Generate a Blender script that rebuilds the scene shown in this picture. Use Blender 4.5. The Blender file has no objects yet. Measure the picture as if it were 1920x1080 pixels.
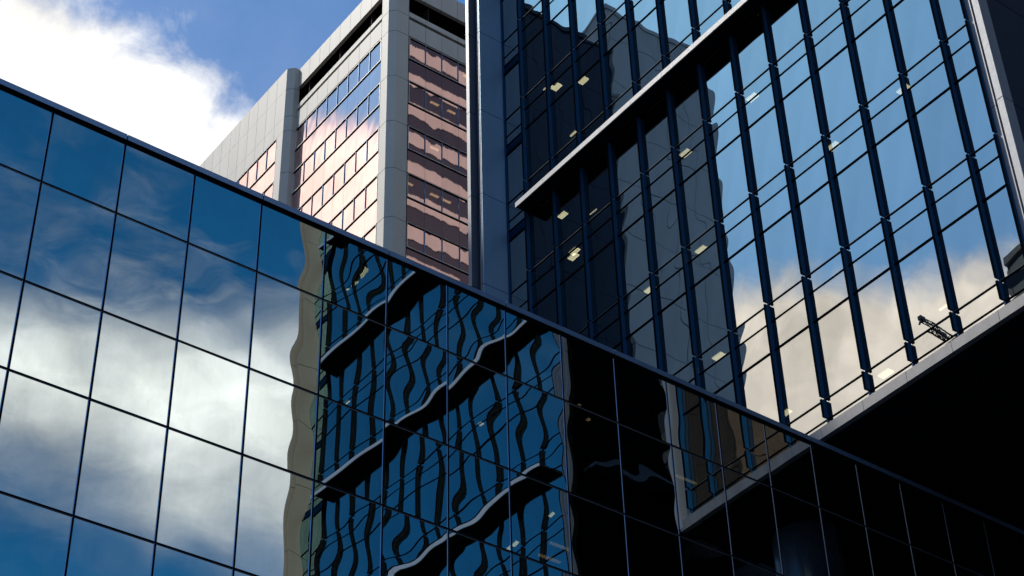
import bpy, math, random
from mathutils import Vector, Matrix
sc = bpy.context.scene
R = math.radians
rnd = random.Random(7)

# ------------------------------------------------------------------ camera
CAM = Vector((0, 0, 1.6))
RT = Vector((0.8005345, -0.59880092, -0.02412427))
UP = Vector((-0.35794222, -0.51004185, 0.78213469))
FW = Vector((0.48064736, 0.61749071, 0.62264223))
FPX = 3543.0
cd = bpy.data.cameras.new('camera'); cam = bpy.data.objects.new('camera', cd)
sc.collection.objects.link(cam); sc.camera = cam
m = Matrix(((RT.x, UP.x, -FW.x, CAM.x), (RT.y, UP.y, -FW.y, CAM.y), (RT.z, UP.z, -FW.z, CAM.z), (0, 0, 0, 1)))
cam.matrix_world = m
cd.sensor_width = 36; cd.lens = FPX / 1920 * 36; cd.clip_end = 6000; cd.clip_start = 0.1

# ------------------------------------------------------------------ sun, exposure
SUN_EL, SUN_AZ = R(50), math.atan2(0.742, -0.672)      # azimuth from +X, counter-clockwise
SD = Vector((math.cos(SUN_EL) * math.cos(SUN_AZ), math.cos(SUN_EL) * math.sin(SUN_AZ), math.sin(SUN_EL)))
sl = bpy.data.lights.new('sun', 'SUN'); sl.energy = 3.0; sl.angle = R(0.6); sl.color = (1, .93, .82)
sun = bpy.data.objects.new('sun', sl); sc.collection.objects.link(sun)
sun.rotation_euler = SD.to_track_quat('Z', 'Y').to_euler()
sc.view_settings.view_transform = 'Standard'; sc.view_settings.look = 'None'
sc.view_settings.gamma = 1.0; sc.view_settings.exposure = 0.0
try: sc.view_settings.use_curve_mapping = False
except Exception: pass

# ------------------------------------------------------------------ world: sky with clouds at infinity
world = bpy.data.worlds.new('World'); sc.world = world; world.use_nodes = True
nt = world.node_tree; N = nt.nodes; L = nt.links; N.clear()
def mk(t, **k):
    n = N.new(t)
    for a, b in k.items(): setattr(n, a, b)
    return n
def val(s, v):
    if hasattr(v, 'links') or isinstance(v, bpy.types.NodeSocket): L.new(v, s)
    else: s.default_value = v
def M(op, a, b=0.0, c=0.0, clamp=False):
    n = mk('ShaderNodeMath', operation=op, use_clamp=clamp)
    val(n.inputs[0], a); val(n.inputs[1], b); val(n.inputs[2], c); return n.outputs[0]
def DOT(v, d):
    n = mk('ShaderNodeVectorMath', operation='DOT_PRODUCT'); L.new(v, n.inputs[0]); n.inputs[1].default_value = d; return n.outputs['Value']
def SS(x, a, b):
    n = mk('ShaderNodeMapRange', interpolation_type='SMOOTHSTEP'); val(n.inputs[0], x); n.inputs[1].default_value = a; n.inputs[2].default_value = b; return n.outputs[0]
def NOI(v, scale, det=6, rough=.55, dist=0.0):
    n = mk('ShaderNodeTexNoise'); L.new(v, n.inputs['Vector']); n.inputs['Scale'].default_value = scale
    n.inputs['Detail'].default_value = det; n.inputs['Roughness'].default_value = rough; n.inputs['Distortion'].default_value = dist
    return n.outputs['Fac']
sky = mk('ShaderNodeTexSky', sky_type='NISHITA'); sky.sun_disc = False
sky.sun_elevation = SUN_EL; sky.sun_rotation = math.pi / 2 - SUN_AZ
sky.air_density = 1.0; sky.dust_density = 0.6; sky.ozone_density = 2.0
tc = mk('ShaderNodeTexCoord'); V = tc.outputs['Generated']
def XF(scale, rot=(0, 0, 0)):
    n = mk('ShaderNodeMapping'); L.new(V, n.inputs[0]); n.inputs['Scale'].default_value = scale; n.inputs['Rotation'].default_value = rot; return n.outputs[0]
n_big = NOI(XF((1, 1, 1.3)), 6.5, 9, .60, .3)
n_wisp = NOI(XF((1, 1, 2.6), (0, R(25), R(20))), 6.0, 8, .56, .15)
n_fine = NOI(V, 26, 7, .62, .3)
n_heap = NOI(V, 9.0, 7, .55, .1)
def c0(x, k): return M('MULTIPLY', M('SUBTRACT', x, .5), k)
# heap cloud seen directly, over the lower glass roofline
d1 = M('ADD', DOT(V, (-0.0802, 0.7499, -0.6566)), c0(n_heap, .10))
d1 = M('ADD', d1, M('ADD', c0(n_fine, .05), .004))
cl1 = M('MULTIPLY', SS(d1, -.014, .024), SS(DOT(V, (.2608, .6925, .6726)), .80, .93))
# streaky veil on the opposite side of the sky (seen in the lower facade)
u2 = M('ADD', DOT(V, (0.2602, -0.5607, -0.7861)), M('ADD', c0(n_wisp, .11), -.005))
u2 = M('SUBTRACT', u2, M('MULTIPLY', SS(DOT(V, (.265, -.712, .652)), .9880, .9995), .03))
l2 = M('ADD', DOT(V, (-0.0823, 0.5516, 0.83)), M('ADD', c0(n_wisp, .16), -.005))
cl2 = M('MULTIPLY', SS(u2, -.045, .045), SS(l2, -.08, .06))
veil = M('MULTIPLY', SS(n_wisp, .44, .72), M('ADD', .16, M('MULTIPLY', SS(DOT(V, (.37, -.68, .635)), .9880, .9995), .55)))
cl2 = M('MAXIMUM', cl2, veil)
cl2 = M('MULTIPLY', cl2, SS(DOT(V, (.3295, -.745, .58)), .64, .84))
# banks low in the west (seen in the upright blue facade) and beside them (seen in the bronze glass)
d3 = M('ADD', DOT(V, (-0.3251, 0.5258, -0.786)), c0(n_big, .085)); d3 = M('ADD', d3, M('ADD', c0(n_fine, .02), .022))
cl3 = M('MULTIPLY', SS(d3, -.008, .018), SS(DOT(V, (-.6191, .5302, .5793)), .93, .975))
d4 = M('ADD', DOT(V, (-0.4284, 0.5333, -0.7294)), c0(n_big, .05)); d4 = M('ADD', d4, .018); d4 = M('ADD', d4, c0(n_fine, .02))
cl4 = M('MULTIPLY', SS(d4, -.01, .02), SS(DOT(V, (-.3855, .6483, .6566)), .978, .992))
cl = M('MAXIMUM', M('MAXIMUM', cl1, cl2), M('MAXIMUM', cl3, cl4))
thin = M('ADD', M('MULTIPLY', SS(n_wisp, .55, .9), .10), M('MULTIPLY', SS(DOT(V, (.2608, .6925, .6726)), .965, 1.0), .12))
cl = M('MAXIMUM', cl, thin)
# cloud brightness: brighter towards the sun, soft modelling inside
tow = M('POWER', M('MAXIMUM', DOT(V, tuple(SD)), 0.0), 3.0)
br = M('ADD', M('MULTIPLY', tow, .25), .95)
br = M('ADD', br, M('MULTIPLY', cl1, .30))
br = M('ADD', br, M('ADD', M('MULTIPLY', cl2, .80), M('MULTIPLY', cl3, .55)))
br = M('ADD', br, M('MULTIPLY', cl4, 1.0))
br = M('MULTIPLY', br, M('ADD', .72, M('MULTIPLY', SS(NOI(XF((1, 1, 1.8)), 7, 6, .55, .3), .3, .7), .36)))
br = M('MULTIPLY', br, M('ADD', .80, M('MULTIPLY', SS(NOI(V, 13, 7, .6, .15), .32, .62), .28)))
skys = mk('ShaderNodeVectorMath', operation='MULTIPLY'); L.new(sky.outputs[0], skys.inputs[0]); 
side = SS(DOT(V, (SD.x * 1.2, SD.y * 1.2, 0.0)), -.75, .85)
sks = mk('ShaderNodeVectorMath', operation='SCALE'); L.new(skys.outputs[0], sks.inputs[0]); sks.inputs['Scale'].default_value = 1
sm = mk('ShaderNodeMix', data_type='RGBA'); L.new(side, sm.inputs[0]); sm.inputs[6].default_value = (.014, .092, .128, 1); sm.inputs[7].default_value = (.054, .112, .172, 1)
L.new(sm.outputs[2], skys.inputs[1])
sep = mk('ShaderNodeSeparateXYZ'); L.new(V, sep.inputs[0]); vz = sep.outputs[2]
fill_low = M('MULTIPLY', M('SUBTRACT', 1, SS(vz, .18, .46)), .75)  # added fill light: bright sky band below the view, lifts shaded faces
fill_high = M('MULTIPLY', SS(vz, .78, .90), .85)  # same added fill overhead, above the view
cl = M('MAXIMUM', cl, M('MAXIMUM', fill_low, fill_high))
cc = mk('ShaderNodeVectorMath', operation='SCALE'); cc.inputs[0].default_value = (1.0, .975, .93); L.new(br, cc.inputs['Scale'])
amb = mk('ShaderNodeMix', data_type='RGBA'); L.new(M('MAXIMUM', fill_low, fill_high), amb.inputs[0]); L.new(cc.outputs[0], amb.inputs[6]); amb.inputs[7].default_value = (.82, 1.12, 1.72, 1)  # bluish colour of the added fill bands
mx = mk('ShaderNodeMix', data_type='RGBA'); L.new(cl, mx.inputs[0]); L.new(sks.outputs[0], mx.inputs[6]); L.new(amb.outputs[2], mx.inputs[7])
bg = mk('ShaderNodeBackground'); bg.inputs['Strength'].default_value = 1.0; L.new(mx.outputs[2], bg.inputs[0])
wo = mk('ShaderNodeOutputWorld'); L.new(bg.outputs[0], wo.inputs[0])

# ------------------------------------------------------------------ materials
def newmat(name):
    mt = bpy.data.materials.new(name); mt.use_nodes = True; return mt, mt.node_tree
def add(ntr, t, **k):
    n = ntr.nodes.new(t)
    for a, b in k.items(): setattr(n, a, b)
    return n
def metal(name, col, rough=.35, metallic=.0, var=.12, scale=1.2, streak=True, spec=.5):
    mt, t = newmat(name); b = t.nodes['Principled BSDF']
    tcn = add(t, 'ShaderNodeTexCoord'); mp = add(t, 'ShaderNodeMapping'); t.links.new(tcn.outputs['Object'], mp.inputs[0])
    mp.inputs['Scale'].default_value = (1, 1, .15 if streak else 1)
    nz = add(t, 'ShaderNodeTexNoise'); nz.inputs['Scale'].default_value = scale; nz.inputs['Detail'].default_value = 7; t.links.new(mp.outputs[0], nz.inputs['Vector'])
    cr = add(t, 'ShaderNodeValToRGB'); cr.color_ramp.elements[0].position = .3; cr.color_ramp.elements[1].position = .7
    cr.color_ramp.elements[0].color = tuple(c * (1 - var) for c in col) + (1,); cr.color_ramp.elements[1].color = tuple(min(1, c * (1 + var)) for c in col) + (1,)
    t.links.new(nz.outputs['Fac'], cr.inputs[0]); t.links.new(cr.outputs[0], b.inputs['Base Color'])
    nf = add(t, 'ShaderNodeTexNoise'); nf.inputs['Scale'].default_value = 14; nf.inputs['Detail'].default_value = 5; t.links.new(tcn.outputs['Object'], nf.inputs['Vector'])
    mr = add(t, 'ShaderNodeMapRange'); rv = .02 if metallic > .6 else .08; mr.inputs[3].default_value = max(0, rough - rv); mr.inputs[4].default_value = rough + rv; t.links.new(nf.outputs['Fac'], mr.inputs[0]); t.links.new(mr.outputs[0], b.inputs['Roughness'])
    b.inputs['Metallic'].default_value = metallic; b.inputs['Specular IOR Level'].default_value = spec
    return mt
def glass(name, tint, refl0, refl1, through=(.35, .42, .45), rough=0.0, streak=0.0, dirt=.06):
    """coated facade glass: mirror reflection over a dark see-through body"""
    mt, t = newmat(name); t.nodes.remove(t.nodes['Principled BSDF']); out = t.nodes['Material Output']
    g = add(t, 'ShaderNodeBsdfGlossy'); g.inputs['Roughness'].default_value = rough
    tr = add(t, 'ShaderNodeBsdfTransparent'); tr.inputs[0].default_value = through + (1,)
    lw = add(t, 'ShaderNodeFresnel'); lw.inputs['IOR'].default_value = 1.6
    mr = add(t, 'ShaderNodeMapRange'); mr.inputs[3].default_value = refl0; mr.inputs[4].default_value = refl1; mr.inputs[1].default_value = .05; mr.inputs[2].default_value = .6
    t.links.new(lw.outputs[0], mr.inputs[0])
    tcn = add(t, 'ShaderNodeTexCoord'); nz = add(t, 'ShaderNodeTexNoise'); nz.inputs['Scale'].default_value = .9; nz.inputs['Detail'].default_value = 8; nz.inputs['Roughness'].default_value = .65
    mp = add(t, 'ShaderNodeMapping'); mp.inputs['Scale'].default_value = (1, 1, .35); t.links.new(tcn.outputs['Object'], mp.inputs[0]); t.links.new(mp.outputs[0], nz.inputs['Vector'])
    cr = add(t, 'ShaderNodeValToRGB'); cr.color_ramp.elements[0].position = .35; cr.color_ramp.elements[1].position = .65
    cr.color_ramp.elements[0].color = tuple(c * (1 - dirt) for c in tint) + (1,); cr.color_ramp.elements[1].color = tuple(min(1, c * (1 + dirt * .5)) for c in tint) + (1,)
    t.links.new(nz.outputs['Fac'], cr.inputs[0]); t.links.new(cr.outputs[0], g.inputs['Color'])
    if streak:
        n2 = add(t, 'ShaderNodeTexNoise'); n2.inputs['Scale'].default_value = 3.0; n2.inputs['Detail'].default_value = 4
        m2 = add(t, 'ShaderNodeMapping'); m2.inputs['Scale'].default_value = (2.2, 2.2, .35); t.links.new(tcn.outputs['Object'], m2.inputs[0]); t.links.new(m2.outputs[0], n2.inputs['Vector'])
        bp = add(t, 'ShaderNodeBump'); bp.inputs['Strength'].default_value = 1; bp.inputs['Distance'].default_value = streak; t.links.new(n2.outputs['Fac'], bp.inputs['Height']); t.links.new(bp.outputs[0], g.inputs['Normal'])
    oi = add(t, 'ShaderNodeObjectInfo'); mv = add(t, 'ShaderNodeMapRange'); mv.inputs[3].default_value = -.035; mv.inputs[4].default_value = .035; t.links.new(oi.outputs['Random'], mv.inputs[0])
    ad = add(t, 'ShaderNodeMath', operation='ADD'); t.links.new(mr.outputs[0], ad.inputs[0]); t.links.new(mv.outputs[0], ad.inputs[1]); mr = ad
    mix = add(t, 'ShaderNodeMixShader'); t.links.new(mr.outputs[0], mix.inputs[0]); t.links.new(tr.outputs[0], mix.inputs[1]); t.links.new(g.outputs[0], mix.inputs[2])
    t.links.new(mix.outputs[0], out.inputs[0])
    return mt
def emis(name, col, s):
    mt, t = newmat(name); b = t.nodes['Principled BSDF']; b.inputs['Base Color'].default_value = (.8, .8, .8, 1)
    b.inputs['Emission Color'].default_value = col + (1,); b.inputs['Emission Strength'].default_value = s
    tcn = add(t, 'ShaderNodeTexCoord'); w = add(t, 'ShaderNodeTexWave'); w.inputs['Scale'].default_value = 6; t.links.new(tcn.outputs['Object'], w.inputs['Vector'])
    mr = add(t, 'ShaderNodeMapRange'); mr.inputs[3].default_value = s * .45; mr.inputs[4].default_value = s; t.links.new(w.outputs['Fac'], mr.inputs[0]); t.links.new(mr.outputs[0], b.inputs['Emission Strength'])
    return mt
MT = {
 'coping': metal('slate_metal', (.13, .21, .34), .32, .7),
 'black': metal('black_gasket', (.003, .0035, .0045), .9, 0, .1, spec=0),
 'seam': metal('grey_seam', (.09, .10, .115), .6, 0, .1, spec=.1),
 'bead': metal('steel_bead', (.30, .36, .44), .25, .9),
 'fin': metal('navy_powder_coat', (.003, .052, .135), .5, 0, .10, spec=.04),
 'alu': metal('pale_aluminium', (.19, .21, .245), .45, .05, .08),
 'ledge_grey': metal('grey_ledge_metal', (.145, .16, .19), .5, .05, .15, 2.0),
 'ledge_pale': metal('pale_ledge_metal', (.36, .41, .48), .45, .05, .08),
 'pier': metal('grey_aluminium', (.075, .095, .13), .40, .1, .08),
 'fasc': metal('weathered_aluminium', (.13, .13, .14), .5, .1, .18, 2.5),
 'blue_panel': metal('blue_grey_panel', (.20, .33, .46), .38, .3, .12, .5),
 'dark_panel': metal('dark_navy_panel', (.006, .018, .040), .5, .0, .15, .5, spec=.15),
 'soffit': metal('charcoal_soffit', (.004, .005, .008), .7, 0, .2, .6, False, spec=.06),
 'stone': metal('beige_composite_panel', (.41, .375, .31), .55, 0, .09, .8),
 'trim': metal('bright_window_trim', (.60, .55, .50), .35, .4, .06),
 'khaki': metal('khaki_aluminium', (.24, .215, .165), .5, 0, .08),
 'room': metal('dark_interior', (.020, .022, .026), .8, 0, .2, spec=.1),
 'column': metal('painted_column', (.05, .07, .10), .25, .3, .1),
 'pink': metal('pink_render_band', (.60, .52, .46), .7, 0, .05),
 'brown': metal('brown_brick_wall', (.16, .115, .085), .8, 0, .15, 2, False, spec=.1),
 'tan': metal('tan_precast', (.42, .40, .33), .7, 0, .08),
 'grey': metal('grey_precast', (.27, .37, .45), .6, 0, .06),
 'navy': metal('navy_cladding', (.008, .022, .050), .45, 0, .3, .3, spec=.2),
 'recess': metal('oxblood_recess', (.030, .016, .016), .7, 0, .2, spec=.1),
 'steel': metal('crane_steel', (.03, .04, .045), .5),
 'bronze_dark': metal('dark_bronze_glass_band', (.025, .026, .045), .25, 0, .1, spec=.6),
 'asphalt': metal('asphalt', (.05, .05, .052), .85, 0, .2, 3, False),
 'glassA': glass('silver_blue_glass', (.60, .66, .66), .90, .97, (.30, .34, .36), dirt=.10),
 'glassB': glass('clear_blue_glass', (.58, .55, .50), .74, .92, (.50, .58, .62)),
 'glassD': glass('deep_blue_glass', (.34, .60, .62), .70, .90, (.40, .50, .55)),
 'glassC': glass('bronze_glass', (.84, .58, .53), .82, .94, (.55, .42, .36), streak=.00025),
 'glassS': glass('black_glass', (.10, .14, .18), .55, .80, (.12, .14, .16)),
 'lamp': emis('fluorescent_panel', (1, .82, .46), 4.6),
 'lampdim': emis('dim_downlight', (1, .72, .32), 2.0),
}

# ------------------------------------------------------------------ mesh helpers
COL = sc.collection
class MB:
    def __init__(s): s.v = []; s.f = []; s.mi = []
    def poly8(s, P, mi=0):
        b = len(s.v); s.v += [tuple(p) for p in P]
        for q in ((0, 3, 2, 1), (4, 5, 6, 7), (0, 1, 5, 4), (1, 2, 6, 5), (2, 3, 7, 6), (3, 0, 4, 7)):
            s.f.append(tuple(b + i for i in q)); s.mi.append(mi)
    def box(s, x0, x1, y0, y1, z0, z1, mi=0):
        if x1 < x0: x0, x1 = x1, x0
        if y1 < y0: y0, y1 = y1, y0
        if z1 < z0: z0, z1 = z1, z0
        s.poly8([(x0, y0, z0), (x1, y0, z0), (x1, y1, z0), (x0, y1, z0), (x0, y0, z1), (x1, y0, z1), (x1, y1, z1), (x0, y1, z1)], mi)
    def prism(s, pts, z0, z1, mi=0):
        n = len(pts); b = len(s.v)
        s.v += [(x, y, z0) for x, y in pts] + [(x, y, z1) for x, y in pts]
        s.f.append(tuple(b + i for i in reversed(range(n)))); s.f.append(tuple(b + n + i for i in range(n))); s.mi += [mi, mi]
        for i in range(n):
            j = (i + 1) % n; s.f.append((b + i, b + j, b + n + j, b + n + i)); s.mi.append(mi)
    def bar(s, a, b_, w, mi=0):
        a = Vector(a); b_ = Vector(b_); d = (b_ - a).normalized(); x = d.cross(Vector((0, 0, 1)))
        if x.length < .01: x = Vector((1, 0, 0))
        x.normalize(); y = d.cross(x); x *= w / 2; y *= w / 2
        s.poly8([a - x - y, a + x - y, a + x + y, a - x + y, b_ - x - y, b_ + x - y, b_ + x + y, b_ - x + y], mi)
    def build(s, name, mats, parent=None, smooth=False, origin=None):
        o0 = Vector(origin) if origin else (Vector(s.v[0]) if s.v else Vector())
        me = bpy.data.meshes.new(name); me.from_pydata([tuple(Vector(p) - o0) for p in s.v], [], s.f)
        for mt in (mats if isinstance(mats, (list, tuple)) else [mats]): me.materials.append(MT[mt])
        me.polygons.foreach_set('material_index', s.mi); 
        if smooth: me.polygons.foreach_set('use_smooth', [True] * len(me.polygons))
        me.update()
        import bmesh
        bm = bmesh.new(); bm.from_mesh(me); bmesh.ops.recalc_face_normals(bm, faces=bm.faces); bm.to_mesh(me); bm.free()
        o = bpy.data.objects.new(name, me); COL.objects.link(o); o.location = o0
        if parent: o.parent = parent; o.location = o0 - parent.location
        return o
def thing(name, label, cat, loc=(0, 0, 0), group=None):
    o = bpy.data.objects.new(name, None); COL.objects.link(o); o.location = loc
    o['label'] = label; o['category'] = cat
    if group: o['group'] = group
    return o
class Fc:
    """a vertical facade: axis 'Y' runs along Y and faces -X; 'X' runs along X and faces -Y; 'x' runs along X and faces +Y"""
    def __init__(s, axis, c): s.a = axis; s.c = c
    def P(s, u, n, z):
        if s.a == 'Y': return (s.c - n, u, z)
        if s.a == 'X': return (u, s.c - n, z)
        if s.a == 'y': return (s.c + n, u, z)
        return (u, s.c + n, z)
    def box(s, mb, u0, u1, n0, n1, z0, z1, mi=0):
        p = s.P(u0, n0, z0); q = s.P(u1, n1, z1); mb.box(p[0], q[0], p[1], q[1], p[2], q[2], mi)
# wavy panes: a library of slightly buckled sheets, one mesh per size and variant
def pane_mesh(F, w, h, mat, amp, seed, res=.11, thick=.012, kind=(1.2, 1.6)):
    r = random.Random(seed); nu = max(3, int(w / res)); nv = max(3, int(h / res))
    if amp == 0: nu = nv = 1
    amp = amp * r.uniform(.5, 1.2); comps = []
    for _ in range(4):
        lu = r.uniform(.9, 1.9) * kind[0]; lv = r.uniform(.55, 1.5) * kind[1]; a = amp * r.uniform(.4, 1) * lu / 6.283 * .7
        comps.append((a, 6.283 / lu, 6.283 / lv, r.uniform(0, 6.283), r.uniform(0, 6.283)))
    comps.append((amp * 1.3 * w / 6.283 * r.choice((-1, 1)) * r.uniform(.5, 1), 6.283 / w, 6.283 / (h * 1.7), r.uniform(-.5, .5), r.uniform(0, 6.283)))
    bow = amp * .5 * r.uniform(.4, 1.3) * r.choice((1, 1, -1)); tu = r.uniform(-1, 1) * amp * .8; tv = r.uniform(-1, 1) * amp * .8
    V_ = []; Fa = []
    for j in range(nv + 1):
        for i in range(nu + 1):
            u = (i / nu - .5) * w; v = (j / nv - .5) * h
            d = sum(a * math.sin(ku * u + p) * math.sin(kv * v + q) for a, ku, kv, p, q in comps)
            eu = 1 - (2 * u / w) ** 2; ev = 1 - (2 * v / h) ** 2
            d += bow * (min(w, h) / 4) * (eu * ev) + tu * u + tv * v
            d += amp * .10 * (math.exp(-(h / 2 - abs(v)) / .10) + math.exp(-(w / 2 - abs(u)) / .10)) * .1
            V_.append((u, d, v))
    def loc(u, d, v):
        return {'Y': (-d, u, v), 'X': (u, -d, v), 'x': (u, d, v), 'y': (d, u, v)}[F.a]
    flip = F.a in ('Y', 'x')
    vs = [loc(*p) for p in V_]; n1 = len(vs)
    for j in range(nv):
        for i in range(nu):
            a = j * (nu + 1) + i; q = (a, a + 1, a + nu + 2, a + nu + 1); Fa.append(q if not flip else q[::-1])
    # back skin and edge so the sheet has a thickness
    cor = [(-w / 2, -h / 2), (w / 2, -h / 2), (w / 2, h / 2), (-w / 2, h / 2)]
    vs += [loc(u, -thick, v) for u, v in cor]; q = (n1 + 3, n1 + 2, n1 + 1, n1)
    me = bpy.data.meshes.new('pane'); 
    me.from_pydata(vs, [], Fa); me.materials.append(MT[mat])
    me.polygons.foreach_set('use_smooth', [True] * len(me.polygons)); me.update()
    return me
PL = {}
def get_pane(F, w, h, mat, amp, nvar, kind=(1.2, 1.6)):
    k = (F.a, round(w, 3), round(h, 3), mat, rnd.randrange(nvar))
    if k not in PL: PL[k] = pane_mesh(F, w, h, mat, amp, hash((round(w * 100), round(h * 100), k[4])) & 0xffff, kind=kind)
    return PL[k]
def project(p):
    d = Vector(p) - CAM; z = d.dot(FW)
    if z <= 0: return None
    return (960 + FPX * d.dot(RT) / z, 540 - FPX * d.dot(UP) / z)
class Panes:
    """collects the panes of one kind of one building; the hundred that show largest become parts, the rest one stuff part"""
    def __init__(s, parent, name, mirror=None): s.p = parent; s.n = name; s.l = []; s.mirror = mirror
    def add(s, F, u0, u1, z0, z1, mat, amp, nvar=10, n=0.0, kind=(1.2, 1.6)):
        w, h = u1 - u0, z1 - z0; c = F.P((u0 + u1) / 2, n, (z0 + z1) / 2)
        me = get_pane(F, w, h, mat, amp, nvar, kind)
        P = [F.P(u, n, z) for u, z in ((u0, z0), (u1, z0), (u1, z1), (u0, z1))]
        if s.mirror: P = [(x, 2 * s.mirror - y, z) for x, y, z in P]
        q = [project(p) for p in P]; score = 0
        if all(q):
            xs = [min(1920, max(0, a[0])) for a in q]; ys = [min(1080, max(0, a[1])) for a in q]
            score = abs(sum(xs[i] * ys[(i + 1) % 4] - xs[(i + 1) % 4] * ys[i] for i in range(4))) / 2
        s.l.append((score, len(s.l), me, c))
    def build(s):
        s.l.sort(key=lambda t: -t[0]); pl = s.p.location
        keep = [t for t in s.l if t[0] > 30][:100]; ks = set(t[1] for t in keep)
        for _, _, me, c in keep:
            o = bpy.data.objects.new(s.n, me); COL.objects.link(o); o.parent = s.p; o.location = Vector(c) - pl
        rest = [t for t in s.l if t[1] not in ks]
        if rest:
            vs = []; fs = []; mats = []; mis = []
            for _, _, me, c in rest:
                b = len(vs); c = Vector(c); mt = me.materials[0]
                if mt not in mats: mats.append(mt)
                vs += [tuple(v.co + c - pl) for v in me.vertices]; 
                for p in me.polygons: fs.append(tuple(b + i for i in p.vertices)); mis.append(mats.index(mt))
            me = bpy.data.meshes.new(s.n + '_field'); me.from_pydata(vs, [], fs)
            for mt in mats: me.materials.append(mt)
            me.polygons.foreach_set('material_index', mis); me.polygons.foreach_set('use_smooth', [True] * len(fs)); me.update()
            o = bpy.data.objects.new(s.n + '_field', me); COL.objects.link(o); o.parent = s.p; o['kind'] = 'stuff'
def lamp(parent, c, sx, sy, mat='lamp'):
    b = MB(); x, y, z = c; b.box(x - sx / 2, x + sx / 2, y - sy / 2, y + sy / 2, z - .05, z - .01)
    b.build('ceiling_light', mat, parent)

# ------------------------------------------------------------------ ground
g = MB(); g.box(-1500, 1500, -1500, 1500, -.5, 0); go = g.build('ground', 'asphalt', origin=(0, 0, 0)); go['kind'] = 'structure'

# ================================================================== low mirror-glass block (foreground)
YA = 24.0; X0A, WA = 7.05897, 1.4273
A = thing('office_block', 'low glass office block with mirror panes reflecting sky and a finned blue tower', 'office building', (X0A, YA, 0))
FA = Fc('X', YA)
rows = [25.13, 23.477, 21.293, 19.480, 17.262, 15.45, 13.25, 11.4, 9.2, 7.4, 5.2]
xa = lambda i: X0A + i * WA
I0, I1 = -10, 30
pa = Panes(A, 'window')
hw = .024
for i in range(I0, I1):
    for j in range(len(rows) - 1):
        pa.add(FA, xa(i) + hw, xa(i + 1) - hw, rows[j + 1] + hw, rows[j] - hw, 'glassA', .0019, 14, n=0, kind=(1.9, 1.6))
pa.build()
def bead_strip(F, mb, vert, c, a0, a1):
    # dark gasket with two slim bevelled metal beads
    for sgn in (-1, 1):
        e0 = c + sgn * .026; e1 = c + sgn * .017
        if vert: P = [(e0, -.004, a0), (e1, -.004, a0), (e1, .012, a0), (e0, .002, a0), (e0, -.004, a1), (e1, -.004, a1), (e1, .012, a1), (e0, .002, a1)]
        else: P = [(a0, -.004, e0), (a0, -.004, e1), (a0, .012, e1), (a0, .002, e0), (a1, -.004, e0), (a1, -.004, e1), (a1, .012, e1), (a1, .002, e0)]
        mb.poly8([F.P(*p) for p in P], 1)
    if vert: F.box(mb, c - .017, c + .017, -.004, .010, a0, a1, 0)
    else: F.box(mb, a0, a1, -.004, .009, c - .017, c + .017, 0)
for i in range(I0, I1 + 1):
    b = MB(); bead_strip(FA, b, True, xa(i), rows[-1], rows[0]); b.build('mullion', ['black', 'bead'], A)
for j in range(1, len(rows)):
    b = MB(); bead_strip(FA, b, False, rows[j], xa(I0) , xa(I1)); b.v = [(x, y - .003, z) for x, y, z in b.v]; b.build('transom', ['black', 'bead'], A)
b = MB(); b.box(xa(I0), xa(I1), YA - .012, YA + .3, 25.112, 25.188); b.build('seal', 'black', A)
b = MB()
for i in range(I0, I1, 2):
    off = .0
    b.box(xa(i) + .009, xa(i + 2) - .009, YA - .055, YA + .55, 25.19, 25.315)
b.box(xa(I0), xa(I1), YA - .04, YA + .53, 25.189, 25.308, 1)
b.build('coping', ['coping', 'black'], A)
b = MB(); b.box(xa(I0), xa(I1), YA + .06, YA + 11, 24.72, 25.10); b.build('roof', 'room', A)
b = MB(); b.box(xa(I0), xa(I1), YA + .02, YA + 11, 0, 5.2); b.box(xa(I0), xa(I1), YA + 10.6, YA + 11, 5.2, 24.7)
b.box(xa(I0) - .02, xa(I0) + .3, YA + .02, YA + 10.6, 5.2, 24.7); b.box(xa(I1) - .3, xa(I1), YA + .02, YA + 10.6, 5.2, 24.7); b.build('wall', 'dark_panel', A)
for zf in (21.45, 17.45, 13.45, 9.4):
    b = MB(); b.box(xa(I0) + .3, xa(I1) - .3, YA + .25, YA + 10.5, zf - .35, zf); b.build('floor_slab', 'room', A)
for x, y, z, sx, sy, mt in ((25.2, 26.2, 24.5, .6, .05, 'lampdim'), (21.9, 25.6, 24.5, .07, .07, 'lampdim'), (21.4, 25.3, 24.5, .07, .07, 'lampdim'),
                            (24.9, 25.4, 21.1, .08, .08, 'lampdim'), (20.8, 25.4, 21.1, .55, .05, 'lampdim'), (20.9, 25.9, 21.1, .55, .05, 'lampdim')):
    lamp(A, (x, y, z if z < 24 else 24.72), sx, sy, mt)

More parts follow.
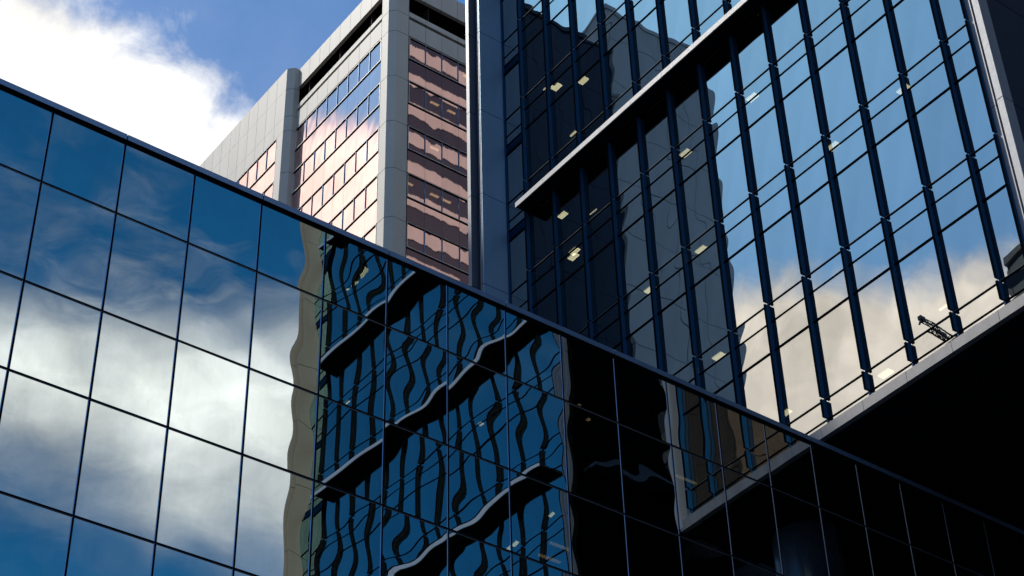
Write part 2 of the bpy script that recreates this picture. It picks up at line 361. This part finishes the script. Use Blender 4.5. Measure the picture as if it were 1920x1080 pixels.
# ================================================================== finned glass towers
FL = 3.7613; WB = 1.38024
def finned_tower(T, F, u_list, z_joints, z_base, z_top, matg, ledges, ledge_u, panes, amp, fin_n=.145, tick='alu', fin_mat='fin'):
    """fins at u_list (fin i between bays), floors at z_joints (top of each floor)"""
    us = u_list
    ulo, uhi = us[0], us[-1]
    pw, pc, ps = panes
    for zj in z_joints:
        for a, b_, kind in ((0, .150, pc), (.150, .385, ps), (.385, 1.0, pw)):
            z1 = zj - a * FL; z0 = zj - b_ * FL
            if z1 <= z_base + .02: continue
            z0 = max(z0, z_base)
            if z1 - z0 < .1: continue
            for i in range(len(us) - 1):
                kind.add(F, us[i] + .012, us[i + 1] - .012, z0 + .012, z1 - .012, matg, amp, 12, kind=(1.5, 2.0))
        for a, th, bead in ((0, .017, True), (.150, .015, False), (.385, .027, False)):
            z = zj - a * FL
            if z < z_base + .05: continue
            b = MB(); F.box(b, ulo, uhi, -.02, .022, z - th, z + th, 0)
            if bead: F.box(b, ulo, uhi, .022, .028, z + th * .2, z + th * .8, 1)
            b.build('transom', ['black', 'seam' if fin_mat == 'fin' else 'black'], T)
    for u in us[1:-1] if False else us:
        b = MB(); b2 = MB()
        for zj in z_joints:
            z1 = zj - .045; z0 = max(zj - FL + .045, z_base + .12)
            if z1 - z0 < .1: continue
            F.box(b, u - .028, u + .028, .045, fin_n, z0, z1, 0)
            F.box(b, u - .029, u + .029, fin_n, fin_n + .018, z0, z1, 2)
            F.box(b, u - .020, u - .006, .033, .045, z0, z1, 1)
            F.box(b2, u - .016, u + .016, .035, fin_n - .01, z1 + .026, z1 + .060)
        F.box(b, u - .020, u + .020, -.03, .033, max(z_base, z_joints[-1] - FL), z_joints[0], 0)
        o = b.build('fin', [fin_mat, 'bead' if fin_mat == 'fin' else 'black', 'black'], T)
        b2.build('bracket', tick, o)
    for z in ledges:
        b = MB(); seg = 1.38; a, c = ledge_u; n = max(1, round((c - a) / seg))
        for i in range(n):
            ua = a + (c - a) * i / n; ub = a + (c - a) * (i + 1) / n
            F.box(b, ua + .004, ub - .004, .58, .62, z - .01, z + .19, 0)
        F.box(b, a + .01, c - .01, .05, .585, z + .002, z + .18, 1)
        b.build('ledge', ['ledge_grey' if fin_mat == 'fin' else 'ledge_pale', 'soffit'], T)
def interior(T, F, u0, u1, zs, depth, zb):
    for z in zs:
        if z < zb: continue
        b = MB(); F.box(b, u0, u1, -.16, -depth, z + .01, z + .42); b.build('floor_slab', 'room', T)

XB = 28.6176
B = thing('office_tower', 'tall navy glass tower with vertical fins and one long pale ledge, overhanging the low block', 'office tower', (XB, 18, 0))
FB = Fc('Y', XB)
Yk = lambda k: 35.7786 - k * WB
zj = [46.217 - FL * r for r in range(-5, 6)]
usB = [18.37] + [Yk(k) for k in range(12, -1, -1)] + [36.94]
usB = sorted(usB)
ZB = 26.74
pB = (Panes(B, 'window'), Panes(B, 'transom_light'), Panes(B, 'spandrel_panel'))
finned_tower(B, FB, usB[:-1], zj, ZB, 66, 'glassB', [40.95], (18.45, 35.68), pB, .0024)
# end bay with louvres, recessed between the last fin and the end pier
zlo = [z - .16 for z in zj]
for z in zlo:
    for a, c, kd in ((0, .80, pB[1]), (.80, 1.21, pB[2]), (1.62, FL, pB[0])):
        if z - c < ZB: continue
        kd.add(FB, Yk(0) + .05, 36.90, z - c + .012, z - a - .012, 'glassB', .003, 4, n=-.05)
    b = MB()
    if z - 1.62 < ZB: continue
    for zz, th in ((0, .022), (.80, .014), (1.21, .03), (1.62, .035)): FB.box(b, Yk(0) + .05, 36.92, -.06, -.03, z - zz - th, z - zz + th)
    FB.box(b, Yk(0) + .05, 36.92, -.20, -.12, z - 1.60, z - 1.23)
    for q in range(5): FB.box(b, Yk(0) + .05, 36.92, -.10, -.04, z - 1.27 - q * .075 - .018, z - 1.27 - q * .075, 1)
    FB.box(b, Yk(0) + .05, Yk(0) + .07, -.19, -.035, z - 1.655, z + .02); b.build('louvre', ['black', 'fin'], B)
for u in (Yk(0) + .05, 36.915):
    b = MB(); FB.box(b, u - .02, u + .02, -.08, -.01, ZB, 66); b.build('mullion', 'fin', B)
pB[0].build(); pB[1].build(); pB[2].build()
for p in ():
    pass
def stepped_pier(T, pts, zjs, z0, z1, mats, name='end_pier'):
    b = MB(); zz = sorted([z for z in zjs if z0 < z < z1] + [z0, z1])
    for a, c in zip(zz[:-1], zz[1:]):
        for q, mi in pts: b.box(q[0], q[1], q[2], q[3], a + .012, c - .012, mi)
    x0 = min(q[0] for q, _ in pts) + .03
    for q, mi in pts:
        if mi != 3: b.box(q[0] + .02, q[1] - .002, q[2] + .02, q[3] - .02, z0, z1, 2)
    return b.build(name, mats, T)
zpier = [42.30 + FL * n for n in range(-5, 7)]
stepped_pier(B, [((27.655, XB, 36.945, 36.983), 3), ((27.64, XB + .3, 36.985, 37.10), 0), ((27.82, XB + .3, 37.10, 37.26), 1), ((27.42, XB + .3, 37.26, 37.43), 0)], zpier, ZB, 66, ['pier', 'fin', 'black', 'blue_panel'])
stepped_pier(B, [((XB - .06, XB + .3, 18.20, 18.34), 0), ((XB + .10, XB + .3, 18.08, 18.20), 1), ((XB - .16, XB + .2, 17.90, 18.08), 0)], [31.97 + FL * n for n in range(0, 10)], 26.40, 66, ['alu', 'black', 'black'])
b = MB()   # side wall of dark panels
zz = [26.40] + [31.97 + FL * n for n in range(-1, 9)] + [66]
xs = [XB + .21, 30.6, 33.4, 36.2, 39, 42, 45, 48, 51, 54, 57, 60]
for a, c in zip(zz[:-1], zz[1:]):
    for x0, x1 in zip(xs[:-1], xs[1:]): b.box(x0 + .012, x1 - .012, 17.93, 18.1, a + .015, c - .015, 0)
b.box(XB + .21, 60, 17.96, 18.12, 26.45, 66, 1)
b.build('side_wall', ['dark_panel', 'black'], B)
b = MB(); b.box(XB + .3, 60, 37.0, 37.3, 26.5, 66); b.box(59.7, 60, 18.12, 37.0, 26.5, 66); b.box(XB + .35, 59.7, 18.12, 37.0, 65.7, 66)
b.box(36, 36.3, 18.2, 37, 26.8, 65.6); b.build('wall', 'dark_panel', B)
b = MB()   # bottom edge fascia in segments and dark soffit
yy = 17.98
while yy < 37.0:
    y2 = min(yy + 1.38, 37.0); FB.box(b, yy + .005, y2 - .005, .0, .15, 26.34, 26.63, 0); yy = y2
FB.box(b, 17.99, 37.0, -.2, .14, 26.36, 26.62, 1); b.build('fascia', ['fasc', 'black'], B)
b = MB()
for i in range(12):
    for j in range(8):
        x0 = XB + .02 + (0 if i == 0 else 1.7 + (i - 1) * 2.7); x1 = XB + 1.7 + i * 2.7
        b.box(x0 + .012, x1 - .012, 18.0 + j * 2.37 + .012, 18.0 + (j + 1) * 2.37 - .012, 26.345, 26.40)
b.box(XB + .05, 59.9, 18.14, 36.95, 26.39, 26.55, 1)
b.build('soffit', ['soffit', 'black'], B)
interior(B, FB, 18.5, 36.9, zj[1:], 7.2, 27)
for (x, y), z in (((28.98, 28.84), 38.70), ((28.99, 28.65), 34.93), ((28.97, 30.83), 34.93), ((32.2, 32.12), 34.93), ((29.02, 28.48), 31.17), ((29.1, 34.2), 38.70), ((29.24, 34.43), 38.70),
                  ((30.57, 36.42), 42.456), ((31.38, 35.71), 42.456), ((28.98, 20.93), 34.93), ((29.01, 23.48), 34.93), ((32.13, 23.36), 34.93), ((32.17, 26.33), 34.93), ((32.42, 23.54), 31.17),
                  ((29.0, 23.11), 27.41), ((28.98, 34.91), 46.217), ((29.18, 34.71), 46.217), ((29.72, 33.96), 46.217), ((31.1, 38.16 - 2), 46.217), ((29.0, 26.0), 38.70), ((32.3, 29.4), 31.17)):
    lamp(B, (x, y, z), .20, .34)
for x, y in ((31.3, 19.6), (31.3, 31.5), (42, 19.6), (42, 31.5)):
    b = MB(); n = 72; b.prism([(x + .85 * math.cos(6.2832 * i / n), y + .85 * math.sin(6.2832 * i / n)) for i in range(n)], 0, 26.344)
    b.build('column', 'column', B, smooth=False)

# ------------------------------------------------------------------ twin tower, seen only in the low block's panes
XD = 39.0
D = thing('office_tower', 'finned blue tower with several pale ledges, seen only reflected in the low block', 'office tower', (XD, -18, 0))
FD = Fc('Y', XD)
y1 = .80; usD = [y1 - k * WB for k in range(14)][::-1]
zjD = [43.03 + FL * n for n in range(14, -6, -1)]
pD = (Panes(D, 'window', YA), Panes(D, 'transom_light', YA), Panes(D, 'spandrel_panel', YA))
finned_tower(D, FD, usD, zjD, 24.0, 98, 'glassD', [41.6 - 7.52, 41.6, 49.1, 56.7, 64.2], (usD[0] - .1, y1 - .9), pD, .002, fin_n=.11, fin_mat='soffit')
yend = usD[0]
for z in [q - .16 for q in zjD]:
    for a, c, kd in ((0, .80, pD[1]), (.80, 1.21, pD[2]), (1.62, FL, pD[0])):
        if z - c < 24: continue
        kd.add(FD, yend - 1.14, yend - .05, z - c + .012, z - a - .012, 'glassD', .002, 3, n=-.05)
    if z - 1.62 < 24: continue
    b = MB()
    for zz_, th in ((0, .025), (.80, .02), (1.21, .03), (1.62, .035)): FD.box(b, yend - 1.16, yend - .05, -.06, -.03, z - zz_ - th, z - zz_ + th)
    FD.box(b, yend - 1.16, yend - .05, -.20, -.12, z - 1.60, z - 1.23)
    for q in range(5): FD.box(b, yend - 1.16, yend - .05, -.10, -.04, z - 1.27 - q * .075 - .018, z - 1.27 - q * .075, 1)
    FD.box(b, yend - .07, yend - .05, -.19, -.035, z - 1.655, z + .02); b.build('louvre', ['black', 'fin'], D)
for p in pD: p.build()
ye = yend - 1.16
zpd = [q - .16 for q in zjD]
stepped_pier(D, [((38.22, XD + .3, ye - .15, ye), 0), ((38.34, XD + .3, ye - .27, ye - .15), 1), ((38.08, XD + .3, ye - .40, ye - .27), 0)], zpd, 24, 98, ['khaki', 'fin', 'black'])
stepped_pier(D, [((XD - .12, XD + .3, y1 + .02, y1 + .18), 0), ((XD + .06, XD + .3, y1 + .18, y1 + .32), 1), ((XD - .16, XD + .0, y1 + .32, y1 + .44), 0)], zpd, 24, 98, ['pier', 'black', 'black'])
interior(D, FD, ye + .1, y1, [q for q in zjD if q > 30 and q < 75], 6, 25)
for i in range(16):
    z = rnd.choice([q for q in zjD if 34 < q < 62]); lamp(D, (XD + rnd.choice((.45, .5, 3.4)), rnd.uniform(-16, -2), z), .18, .34)
b = MB(); b.box(XD + .3, 66, ye - .5, ye - .2, 20, 98); b.box(65.7, 66, ye - .2, y1 + .3, 20, 98); b.box(XD + .3, 65.7, ye - .2, y1 + .3, 97.7, 98); b.box(45.2, 45.5, ye, y1 + .2, 24, 97)
b.box(XD + .2, 66, ye - .5, y1 + .3, 0, 20); b.build('wall', 'dark_panel', D)
Fs = Fc('x', y1 + .42)
ps_ = Panes(D, 'side_window', YA)
for q in zjD:
    for i in range(10): ps_.add(Fs, XD + .25 + i * 2.6, XD + .25 + i * 2.6 + 2.57, q - FL + .02, q - .02, 'glassS', .002, 5)
ps_.build()
for z in (41.6, 34.1):
    b = MB(); b.box(XD + 1.2, 60, y1 + .44, y1 + 1.0, z, z + .17); b.build('side_ledge', 'dark_panel', D)

# ================================================================== beige-clad tower behind
C_ = thing('office_tower', 'beige panel-clad tower with bronze ribbon windows and grey corner pier behind the low block', 'office tower', (45.49, 70, 0))
XC, YC = 45.49, 70.0; MC = 1.27; FC = 3.86
FCl = Fc('Y', XC + .06); FCr = Fc('X', YC + .06)
lev = [(89.12 - FC * n, 87.22 - FC * n) for n in range(0, 12)]     # window strips
TOP = 94.82
# corner pier with chamfer
b = MB(); zz = [40] + [81.31 + 3.22 + 1.0 - 0 - FC * n - .0 for n in ()]
jz = sorted([89.15, 85.17, 81.31, 77.45, 73.6, 69.7, 65.9, 62, 58, 54] + [91.0, 94.82, 40])
pp = lambda e: [(XC + e, 71.15 - e), (XC + e, YC + .4), (XC + .4, YC + e), (46.78, YC + e), (46.78, YC + .6), (XC + .6, 71.15)]
for a, c in zip(jz[:-1], jz[1:]): b.prism(pp(0), a + .018, c - .018, 0)
b.prism([(XC + .03, 71.13), (XC + .03, YC + .42), (XC + .42, YC + .03), (46.76, YC + .03), (46.76, YC + .58), (XC + .58, 71.13)], 40, TOP, 1)
b.build('corner_pier', ['stone', 'black'], C_)
YL = 81.5
# panels above the windows, parapet, ledge  (both faces)
def clad(F, u0, u1, first, step, z0, z1, n0, n1, b):
    us = [u0]; u = first
    while u < u1 - .05:
        if u > u0 + .05: us.append(u)
        u += step
    us.append(u1)
    for a, c in zip(us[:-1], us[1:]): F.box(b, a + .012, c - .012, n0, n1, z0 + .008, z1 - .008, 0)
    F.box(b, u0, u1, n0 - .02, n1 - .02, z0 + .01, z1 - .01, 1)
FM = Fc('Y', XC); FR = Fc('X', YC)
XR = 62.0
for F, u0, u1, first in ((FM, 71.17, YL, 72.5), (FR, 46.80, XR, 48.1)):
    b = MB(); clad(F, u0, u1, first, MC, 89.22, 90.72, -.3, -.002, b); clad(F, u0, u1, first, MC * 2, 90.98, 91.42, -.3, .0, b)
    F.box(b, u0, u1, -.4, -.2, 90.7, 91.0, 1); b.build('cladding', ['stone', 'black'], C_)
    b = MB(); clad(F, u0, u1, first, MC, 93.08, TOP, -.25, 0, b); F.box(b, u0, u1, -2.2, -.26, 93.10, 93.4, 1); b.build('parapet', ['stone', 'black'], C_)
    b = MB(); F.box(b, u0, u1, -2.2, -1.9, 91.0, 93.1, 0); F.box(b, u0, u1, -1.9, -.3, 91.2, 91.40, 0)
    for k in range(4): F.box(b, u0 + 1.7 + k * 3.81, u0 + 1.76 + k * 3.81, -1.9, -.3, 91.4, 93.1, 0)
    b.build('recess', 'recess', C_)
# left wing, a little forward
XW = 44.76
FW_ = Fc('Y', XW); YW0, YW1 = 81.9, 96.0
b = MB()
lz = [(92.8, TOP), (90.25, 92.8), (88.92, 90.25)]
for z0, z1 in lz: clad(FW_, YW0, YW1, 83.17, MC, z0, z1, -.3, 0, b)
clad(FW_, YW0, 82.72, 99, 1, 40, 88.92, -.3, 0, b)
b.build('wing_wall', ['stone', 'black'], C_)
b = MB()
jw = sorted([40, 62, 65.9, 69.7, 73.6, 77.45, 81.31, 85.17, 88.92, 90.25, 92.8, TOP])
for a, c in zip(jw[:-1], jw[1:]): b.prism([(XW, 81.9), (XW + .4, YL), (XC + .1, YL), (XC + .1, 82.2), (XW + .2, 82.2)], a + .018, c - .018, 0)
b.prism([(XW + .03, 81.9), (XW + .42, YL + .03), (XC + .08, YL + .03), (XC + .08, 82.15), (XW + .25, 82.15)], 40, TOP - .02, 1)
b.build('wing_pier', ['stone', 'black'], C_)
pC = (Panes(C_, 'window'), Panes(C_, 'spandrel_panel'))
def ribbon(F, us, zt, zb, zs, parent, off=0):
    """projecting light frame round the windows; slim mullions; flush spandrel glass below down to zs"""
    b = MB(); t = .032; u0, u1 = us[0], us[-1]
    F.box(b, u0, u1, -.02, .07, zt - t, zt, 0); F.box(b, u0, u1, -.02, .07, zb, zb + t * 1.2, 0)
    F.box(b, u0, u0 + t, -.02, .07, zb + t * 1.2, zt - t, 0); F.box(b, u1 - t, u1, -.02, .07, zb + t * 1.2, zt - t, 0)
    F.box(b, u0 + .02, u1 - .02, -.03, .035, zt, zt + .07, 1); F.box(b, u0 + .02, u1 - .02, -.03, .035, zb - .07, zb, 1)
    F.box(b, u0 + t, u1 - t, -.02, .05, zt - t - .05, zt - t, 1)
    for u in us[1:-1]: F.box(b, u - .022, u + .022, -.01, .05, zb + t * 1.2, zt - t - .045, 2)
    b.build('window_frame', ['trim', 'black', 'coping'], parent)
    for a, c in zip(us[:-1], us[1:]): pC[0].add(F, a + .03, c - .03, zb + t, zt - t, 'glassC', .0042 if F.a == 'Y' else .0013, 10, kind=(.8, 2.0))
    for a, c in zip(us[:-1], us[1:]): pC[1].add(F, a + .006, c - .006, zs + .07, zb - .07, 'glassC', .0042 if F.a == 'Y' else .0013, 10, kind=(.8, 2.0))
usM = [71.2] + [72.55 + MC * k for k in range(7)] + [YL - .02]
usR = [46.86] + [48.13 + MC * k for k in range(11)]
usW = [82.72 + MC * k for k in range(11)]
for n, (zt, zb) in enumerate(lev):
    ribbon(FCl, usM, zt, zb, zt - FC, C_); ribbon(FCr, usR, zt, zb, zt - FC, C_)
    ribbon(Fc('Y', XW + .05), usW, zt - .25, zb - .4, zt - .25 - FC, C_)
for p in pC: p.build()
b = MB(); b.box(46.80, 46.87, YC + .05, YC + .2, 40, 89.2); b.box(XC + .02, XC + .2, 71.13, 71.19, 40, 89.2); b.build('corner_seal', 'black', C_)
b = MB(); b.box(XC + 5, XC + 5.3, YC + 5, 96, 40, 90.6); b.box(XC + 5.3, 62, YC + 5, YC + 5.3, 40, 90.6); b.box(61.7, 62, YC + .2, YC + 5, 0, TOP)
b.box(XW + .1, 62, 96, 96.3, 0, TOP); b.box(XC + .5, 61.7, YC + .5, 96, 0, 40); b.box(XC + .3, 61.6, YC + .4, 95.9, 93.5, 93.8); b.build('core_wall', 'room', C_)
for zt, zb in lev:
    b = MB(); b.prism([(XC + .25, 95.9), (XC + .25, YC + .5), (XC + .5, YC + .25), (61.6, YC + .25), (61.6, YC + 4.9), (XC + 5, YC + 4.9), (XC + 5, 95.9)], zt - .05, zt + .5); b.build('floor_slab', 'room', C_)
for px, n in ((49.3, 3), (50.2, 3), (47.4, 3), (49.3, 2), (49.3, 1), (50.6, 1), (51.9, 0)):
    lamp(C_, (px, 70.72, lev[n][0] - .06), .62, .16)

# ================================================================== off-frame neighbours that the facades mirror
def slab_tower(name, label, x0, x1, y0, y1, h, mat, mat2, gap_u, gap_z, bands=None, cat='office tower', jt=.05):
    T = thing(name, label, cat, ((x0 + x1) / 2, (y0 + y1) / 2, 0))
    b = MB(); nz = int(h / gap_z) + 1
    for a in range(nz):
        z0 = a * gap_z; z1 = min(h, z0 + gap_z)
        if z1 - z0 < .2: continue
        for F, u0, u1 in ((Fc('X', y0), x0, x1), (Fc('x', y1), x0, x1), (Fc('Y', x0), y0 + .3, y1 - .3), (Fc('y', x1), y0 + .3, y1 - .3)):
            n = max(1, round((u1 - u0) / gap_u))
            for i in range(n):
                F.box(b, u0 + (u1 - u0) * i / n + jt / 2, u0 + (u1 - u0) * (i + 1) / n - jt / 2, -.25, 0, z0 + jt / 2, (z0 + (z1 - z0) * bands if bands else z1) - jt / 2)
    b.build('cladding', mat, T)
    b = MB(); b.box(x0 + .06, x1 - .06, y0 + .06, y1 - .06, 0, h - .1); b.build('wall', mat2, T)
    b = MB(); b.box(x0 - .1, x1 + .1, y0 - .1, y1 + .1, h, h + .5); b.build('roof', mat, T)
    return T
slab_tower('office_tower', 'smooth grey panel tower mirrored in the middle panes of the upright navy facade', -37.1, -24.9, 90, 112, 131.0, 'grey', 'black', 3.2, 5.8, jt=.07)
slab_tower('office_tower', 'near-black tower mirrored in the left panes of the upright navy facade', -24.8, -10.5, 90.4, 112, 125.5, 'navy', 'room', 3.0, 5.7, jt=.04)
slab_tower('office_tower', 'pink and dark banded tower mirrored in the bronze windows', 64, 104, 4, 30, 158, 'pink', 'bronze_dark', 2.4, 3.9, bands=.42, jt=.03)
T3 = slab_tower('office_building', 'tan building with stepped roof mirrored at the far right of the navy facade', -60, -30, 36, 58.0, 81.5, 'tan', 'navy', 3.0, 4.0, bands=.7, cat='office building')
b = MB(); b.box(-58, -36, 38, 52, 82, 86); b.box(-50, -40, 40, 46, 86, 89); b.build('plant_room', 'tan', T3)
slab_tower('office_building', 'dark brown building mirrored twice, beside the blue panes at lower right', -40, -15, -52, -22.4, 115, 'brown', 'black', 3.6, 4.0, cat='office building', jt=.03)

# tower crane, mirrored in the lower right panes
cx, cy = 57.235 - 168.5, 120.0
K = thing('tower_crane', 'dark lattice crane jib mirrored against cloud near the bottom right panes', 'crane', (cx, cy, 0))
def lattice(p0, p1, w, n, name):
    b = MB(); p0 = Vector(p0); p1 = Vector(p1); d = (p1 - p0) / n; dn = d.normalized()
    s = dn.cross(Vector((0, 1, 0)));
    if s.length < .1: s = Vector((1, 0, 0))
    s.normalize(); t = dn.cross(s)
    cs = [s * w / 2 + t * w / 2, s * w / 2 - t * w / 2, -s * w / 2 - t * w / 2, -s * w / 2 + t * w / 2]
    for c in cs: b.bar(p0 + c, p1 + c, .12)
    for i in range(n):
        a = p0 + d * i; e = a + d
        for q in range(4):
            c1, c2 = cs[q], cs[(q + 1) % 4]
            b.bar(a + (c1 if i % 2 else c2), e + (c2 if i % 2 else c1), .08); b.bar(a + c1, a + c2, .07)
    return b.build(name, 'steel', K)
lattice((cx, cy, 0), (cx, cy, 148), 1.1, 90, 'mast')
lattice((cx + 2.6, cy, 147.8), (cx + 9.0, cy, 148.0), .62, 9, 'jib')
lattice((cx - 4, cy, 147.6), (cx + 2.6, cy, 147.8), .62, 9, 'counter_jib')
b = MB(); b.box(cx + 8.4, cx + 9.6, cy - .4, cy + .4, 147.9, 148.6); b.bar((cx + 9.2, cy, 148), (cx + 9.9, cy, 146.6), .3); b.build('hook_block', 'steel', K)
